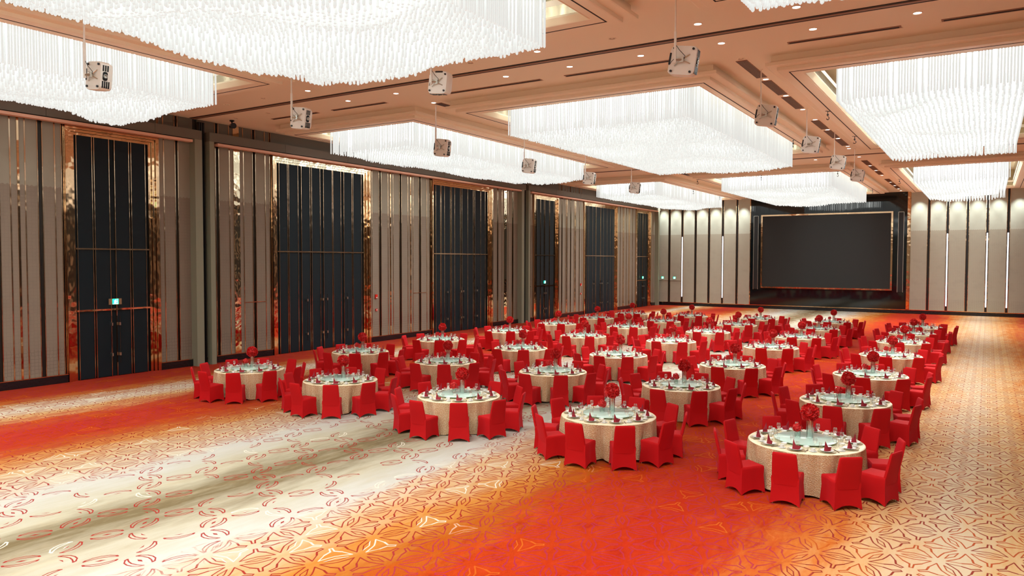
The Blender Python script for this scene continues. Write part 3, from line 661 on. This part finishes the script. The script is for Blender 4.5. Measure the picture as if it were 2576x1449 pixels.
# chair -------------------------------------------------
def chair_meshes():
    mb = MB(); ns = 7
    per = []
    for s_ in range(4):
        for k in range(ns):
            t = k/ns; a = [(-1, -1), (1, -1), (1, 1), (-1, 1)][s_]; b = [(1, -1), (1, 1), (-1, 1), (-1, -1)][s_]
            per.append((a[0]+(b[0]-a[0])*t, a[1]+(b[1]-a[1])*t, t))
    n = len(per)
    for lv, (hx, hy, z) in enumerate(((.238, .245, 0), (.228, .235, .12), (.216, .222, .30), (.222, .228, .42), (.219, .226, .455), (.205, .212, .47), (.1, .1, .478))):
        for x, y, t in per:
            arch = 4*t*(1-t)
            pinch = 1-.07*arch*(1 if lv < 2 else .3)
            m_ = max(abs(x), abs(y)); rx, ry = x, y
            zz = z+(.075*arch if lv == 0 else 0); sx, sy = (pinch if abs(x) == 1 else 1), (pinch if abs(y) == 1 else 1)
            hxx = hx*(.93 if y > 0 else 1)
            mb.v.append((rx*hxx*sx, ry*hy*sy, zz))
    for j in range(6):
        for k in range(n): a, b = j*n+k, j*n+(k+1) % n; mb.f.append((a, b, b+n, a+n))
    mb.f.append(tuple(6*n+k for k in range(n)))
    seat = mb.mesh('seat_cover', MAT['red'], True)
    bk_ = MB(); levels = [(.33, -.197, .214, .028), (.42, -.203, .214, .03), (.50, -.222, .21, .032), (.62, -.249, .205, .032), (.74, -.274, .198, .03), (.83, -.293, .192, .028), (.86, -.299, .186, .022), (.872, -.302, .172, .010)]
    m_ = 16
    for z, yc, hw, th in levels:
        for k in range(m_):
            a = 2*PI*k/m_; ca, sa = math.cos(a), math.sin(a)
            bk_.v.append((hw*math.copysign(abs(ca)**.35, ca), yc+th*math.copysign(abs(sa)**.5, sa), z))
    for j in range(len(levels)-1):
        for k in range(m_): a, b = j*m_+k, j*m_+(k+1) % m_; bk_.f.append((a, b, b+m_, a+m_))
    bk_.f.append(tuple((len(levels)-1)*m_+k for k in range(m_)))
    back = bk_.mesh('back_cover', MAT['red'], True)
    lin_ = MB().box(-.2, -.2, .085, .2, .2, .09).mesh('lining', MAT['lining'])
    lg = MB()
    legs = MB().lathe([(.014, 0), (.014, .12)], 6, cap=True).mesh('leg', MAT['metal'])
    return seat, back, lin_, legs
seat_m, back_m, lin_m, leg_m = chair_meshes()
# tablecloth variants -----------------------------------
def cloth(sd):
    rs = random.Random(sd); mb = MB(); n = 96
    ph = [rs.uniform(0, 6.28) for _ in range(4)]
    prof = [(0, .757), (.6, .757), (.93, .757), (.962, .754), (.978, .742), (.982, .70), (.985, .6), (.987, .45), (.99, .3), (.992, .15), (.995, .02)]
    for r, z in prof:
        if r == 0: continue
        k_ = max(0, (.735-z)/.72)**.6
        for i in range(n):
            a = 2*PI*i/n
            fold = .15*(abs(math.sin(5.5*a+ph[0]+.5*math.sin(3*a)))-.6)+.045*math.sin(19*a+ph[1])+.012*math.sin(31*a+ph[2])
            rr_ = r+k_*(fold-.035)
            zz = z+(.02*math.sin(9*a+ph[3])+.01)*(1 if z < .05 else 0)
            mb.v.append((rr_*math.cos(a), rr_*math.sin(a), max(zz, .004)))
    L = len(prof)-1; idx = []
    for j in range(L-1):
        for k in range(n): a, b = j*n+k, j*n+(k+1) % n; mb.f.append((a, a+n, b+n, b)); idx.append(0 if j < 3 else 1)
    mb.f.append(tuple(range(n))); idx.append(0)
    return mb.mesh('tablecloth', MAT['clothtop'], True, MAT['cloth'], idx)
cloths = [cloth(s_) for s_ in (1, 2, 3)]
top_m = MB().lathe([(.95, .70), (.97, .72), (.97, .74), (.95, .748)], 32, cap=True).mesh('tabletop', MAT['wood'])
tleg_m = MB().tube([(.55, .55, 0), (.5, .5, .7)], .02, 6).mesh('leg', MAT['metal'])
sus_m = MB().lathe([(.0, .0), (.515, .0), (.53, .006), (.53, .012), (.515, .018), (.0, .018)], 48).mesh('glass_disc', MAT['susan'], True)
susb_m = MB().lathe([(.16, 0), (.16, .03)], 20, cap=True).mesh('turntable_base', MAT['metal'])
Z = lambda prof, n, m, nm: MB().lathe(prof, n).mesh(nm, MAT[m], True)
charger_m = Z([(.0, .004), (.1, .004), (.12, .006), (.16, .014), (.165, .014), (.165, .010), (.12, 0), (0, 0)], 22, 'charger', 'charger_plate')
plate_m = Z([(.0, .006), (.075, .006), (.085, .008), (.118, .02), (.12, .018), (.08, 0), (0, 0)], 20, 'china', 'dinner_plate')
sauc_m = Z([(.0, .004), (.035, .004), (.07, .013), (.072, .011), (.04, 0), (0, 0)], 16, 'china', 'saucer')
bowl_m = Z([(.0, .006), (.025, .007), (.05, .03), (.056, .05), (.059, .05), (.05, .022), (.03, 0), (0, 0)], 16, 'china', 'soup_bowl')
def cup():
    mb = MB().lathe([(.0, .005), (.022, .006), (.032, .03), (.037, .06), (.040, .06), (.036, .028), (.024, 0), (0, 0)], 14)
    mb.tube([(.036, 0, .048), (.058, 0, .045), (.056, 0, .02), (.033, 0, .016)], .004, 5); return mb.mesh('teacup', MAT['china'], True)
cup_m = cup()
wine_m = Z([(.033, 0), (.03, .003), (.005, .006), (.004, .09), (.012, .1), (.034, .13), (.040, .16), (.036, .2), (.031, .215)], 12, 'glass', 'wine_glass')
tumb_m = Z([(0, .0), (.026, .0), (.028, .01), (.031, .12)], 12, 'glass', 'tumbler')
chop_m = MB().box(-.008, -.12, .008, -.003, .12, .013).box(.004, -.12, .008, .009, .12, .013).box(-.014, .05, 0, .015, .065, .008).mesh('chopsticks', MAT['wood'])
def napkin():
    mb = MB(); v = [(-.068, -.02, 0), (-.02, -.05, 0), (.05, -.045, 0), (.075, .0, 0), (.02, .05, 0), (-.055, .03, 0), (-.05, .0, .21), (.0, -.03, .085), (.11, -.01, .07), (-.005, .03, .07)]
    mb.v = v; mb.f = [(0, 1, 6), (1, 7, 6), (1, 2, 7), (2, 8, 7), (2, 3, 8), (3, 4, 8), (4, 9, 8), (9, 7, 8), (4, 5, 9), (5, 6, 9), (7, 9, 6), (5, 0, 6)]
    return mb.mesh('napkin', MAT['napkin'])
nap_m = napkin()
def flower_ball(R, np_, sd, flat=1.0):
    rs = random.Random(sd); mb = MB()
    ico = MB().lathe([(.001, -R*.8), (R*.5, -R*.65), (R*.78, 0), (R*.5, R*.65), (.001, R*.8)], 10); mb.add(ico)
    for i in range(np_):
        z = 1-2*(i+.5)/np_; a = i*2.39996; rr_ = math.sqrt(1-z*z); d = Vector((rr_*math.cos(a), rr_*math.sin(a), z*flat)).normalized()
        t1 = d.orthogonal().normalized(); t1 = Matrix.Rotation(rs.uniform(0, 6.28), 3, d) @ t1; t2 = d.cross(t1)
        b0 = d*R*rs.uniform(.72, .85); s_ = R*rs.uniform(.26, .4); i0 = len(mb.v); tip = d*R*rs.uniform(.92, 1.08)
        tilt = t2*s_*rs.uniform(.1, .6)
        for u_, h_ in ((-.9, .15), (-.35, 0), (.35, 0), (.9, .15)): mb.v.append(tuple(b0+t1*s_*u_*.7-d*h_*s_*.2))
        for u_, h_ in ((-1.0, -.2), (-.45, .12), (.0, -.08), (.5, .15), (1.0, -.15)): mb.v.append(tuple(tip+tilt+t1*s_*u_+d*s_*h_*1.2-t2*s_*abs(u_)*.3))
        mb.f += [(i0, i0+1, i0+5, i0+4), (i0+1, i0+2, i0+6, i0+5), (i0+2, i0+7, i0+6), (i0+2, i0+3, i0+8, i0+7)]
    return mb.mesh('flower_head', MAT['petal'])
ball_m = flower_ball(.155, 130, 3); small_m = [flower_ball(.085, 44, 5, .8)]
tall_v = MB().lathe([(.0, .004), (.052, .004), (.055, .0), (.058, .01), (.058, .33), (.054, .33), (.054, .01)], 16).mesh('glass_cylinder', MAT['vase'], True)
low_v = MB().lathe([(.0, .004), (.045, .004), (.048, .0), (.05, .01), (.052, .12), (.048, .12), (.047, .01)], 14).mesh('glass_cylinder', MAT['vase'], True)
st = MB()
for k in range(5): a = k*1.257; st.tube([(.03*math.cos(a), .03*math.sin(a), .02), (-.01*math.cos(a), -.01*math.sin(a), .15)], .004, 4)
stem_low = st.mesh('stems', MAT['stem'])
stem_tall = MB().tube([(0, 0, .02), (.005, 0, .36)], .006, 5).tube([(.02, 0, .02), (.005, 0, .36)], .005, 5).mesh('stems', MAT['vase'])

def setting_local():
    """(kind, mesh, x, y, z, rot) with the seat towards -y"""
    return [('charger_plate', charger_m, 0, -.80, .757, 0), ('dinner_plate', plate_m, 0, -.80, .770, 0), ('napkin', nap_m, 0, -.80, .776, 0),
            ('saucer', sauc_m, .27, -.765, .757, 0), ('teacup', cup_m, .27, -.765, .7625, .6), ('soup_bowl', bowl_m, .13, -.60, .757, 0),
            ('wine_glass', wine_m, -.10, -.585, .757, 0), ('tumbler', tumb_m, -.01, -.60, .757, 0), ('chopsticks', chop_m, .172, -.79, .757, -.06)]
CATS = dict(charger_plate=('gold rimmed charger', 'plate'), dinner_plate=('white dinner plate', 'plate'), napkin=('folded maroon napkin', 'napkin'), saucer=('white saucer', 'saucer'), teacup=('white teacup', 'cup'),
            soup_bowl=('small white bowl', 'bowl'), wine_glass=('stemmed wine glass', 'glass'), tumbler=('straight water glass', 'glass'), chopsticks=('dark chopsticks pair', 'chopsticks'))
order = sorted(((c_, r_) for c_ in range(5) for r_ in range(7)), key=lambda q: (Vector((*TB[q[0]][q[1]], .75))-CAM).dot(fw))
near30 = set(order[:30]); bulk = {}; chair_bulk = [MB(), MB()]
def mesh_to(mb, me, mtx):
    i = len(mb.v); mb.v += [tuple(mtx @ v_.co) for v_ in me.vertices]; mb.f += [tuple(i+k for k in p.vertices) for p in me.polygons]
rs = random.Random(11)
for c_ in range(5):
    for r_ in range(7):
        x, y = TB[c_][r_]; where = '%s table in %s' % (RN[r_], COLN[c_])
        t = ob('banquet_table', None, None, (x, y, 0), **tag('round banquet table under cream crinkled cloth, '+where, 'table', 'round banquet tables'))
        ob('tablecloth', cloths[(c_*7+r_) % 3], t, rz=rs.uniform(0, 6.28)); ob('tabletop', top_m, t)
        for k in range(4): ob('leg', tleg_m, t, rz=k*PI/2)
        s_ = ob('turntable', None, None, (x, y, .757), **tag('pale green frosted glass turntable on '+where, 'turntable', 'glass turntables'))
        ob('glass_disc', sus_m, s_, (0, 0, .03)); ob('turntable_base', susb_m, s_)
        zt = .757+.048
        v1 = ob('flower_vase', None, None, (x+.06, y+.05, zt), rs.uniform(0, 6), **tag('tall vase with red flower ball on '+where, 'vase', 'tall flower ball vases'))
        ob('glass_cylinder', tall_v, v1); ob('stems', stem_tall, v1); ob('flower_head', ball_m, v1, (0, 0, .455), rs.uniform(0, 6))
        v2 = ob('posy_vase', None, None, (x-.13, y-.03, zt), rs.uniform(0, 6), **tag('short vase with small red posy on '+where, 'vase', 'short posy vases'))
        ob('glass_cylinder', low_v, v2); ob('stems', stem_low, v2); ob('flower_head', small_m[0], v2, (0, 0, .17), rs.uniform(0, 6))
        for k in range(10):
            a = math.radians(-90+36*k); cam_a = math.atan2(-y, -x); seatn = SEAT[int(math.floor((math.degrees(a-cam_a)+18)/36)) % 10]; Rz = Matrix.Rotation(a+PI/2, 4, 'Z'); T0 = Matrix.Translation((x, y, 0))
            # chair
            R_ = 1.265+rs.uniform(-.02, .04); ja = a+rs.uniform(-.02, .02); cx, cy = x+R_*math.cos(ja), y+R_*math.sin(ja); rz = a+PI/2+rs.uniform(-.06, .06)
            if (c_, r_) in near30:
                ch = ob('banquet_chair', None, None, (cx, cy, 0), rz, **tag('red covered chair, %s seat of %s' % (seatn, where), 'chair', 'red covered banquet chairs'))
                ob('seat_cover', seat_m, ch); ob('back_cover', back_m, ch)
                if r_ < 3:
                    ob('lining', lin_m, ch)
                    for fx in (-.195, .195):
                        for fy in (-.205, .205): ob('leg', leg_m, ch, (fx, fy, 0))
            else:
                for me_, mb_ in ((seat_m, chair_bulk[0]), (back_m, chair_bulk[0])): mesh_to(mb_, me_, Matrix.Translation((cx, cy, 0)) @ Matrix.Rotation(rz, 4, 'Z'))
            for kd, me, lx, ly, lz, lr in setting_local():
                jx, jy = rs.uniform(-.004, .004), rs.uniform(-.004, .004)
                if kd in ('dinner_plate', 'napkin', 'teacup', 'saucer'): jx = jy = 0
                m_ = T0 @ Rz @ Matrix.Translation((lx+jx, ly+jy, lz)) @ Matrix.Rotation(lr+(rs.uniform(-.35, .35) if kd == 'napkin' else 0), 4, 'Z') @ Matrix.Scale({'napkin': .82, 'wine_glass': .95}.get(kd, .9), 4)
                if kd in ('saucer', 'charger_plate'): lastj = None
                if (c_, r_) in near30:
                    o = ob(kd, me, None, **tag('%s at %s seat, %s' % (CATS[kd][0], seatn, where), CATS[kd][1], CATS[kd][0]+'s on the tables'))
                    o.matrix_world = m_
                else: mesh_to(bulk.setdefault(kd, MB()), me, m_)
far = 'on the five farthest tables'
ob('banquet_chairs', chair_bulk[0].mesh('banquet_chairs', MAT['red'], True), None, kind='stuff', **tag('red covered chairs round the five farthest tables', 'chairs'))
MN = dict(charger_plate='charger', dinner_plate='china', napkin='napkin', saucer='china', teacup='china', soup_bowl='china', wine_glass='glass', tumbler='glass', chopsticks='wood')
for kd, mb in bulk.items():
    nm = kd if kd.endswith('s') and kd != 'wine_glass' else kd+('es' if kd == 'wine_glass' else 's')
    ob(nm, mb.mesh(nm, MAT[MN[kd]], True), None, kind='stuff', **tag('%s group %s' % (CATS[kd][0], far), CATS[kd][1]))
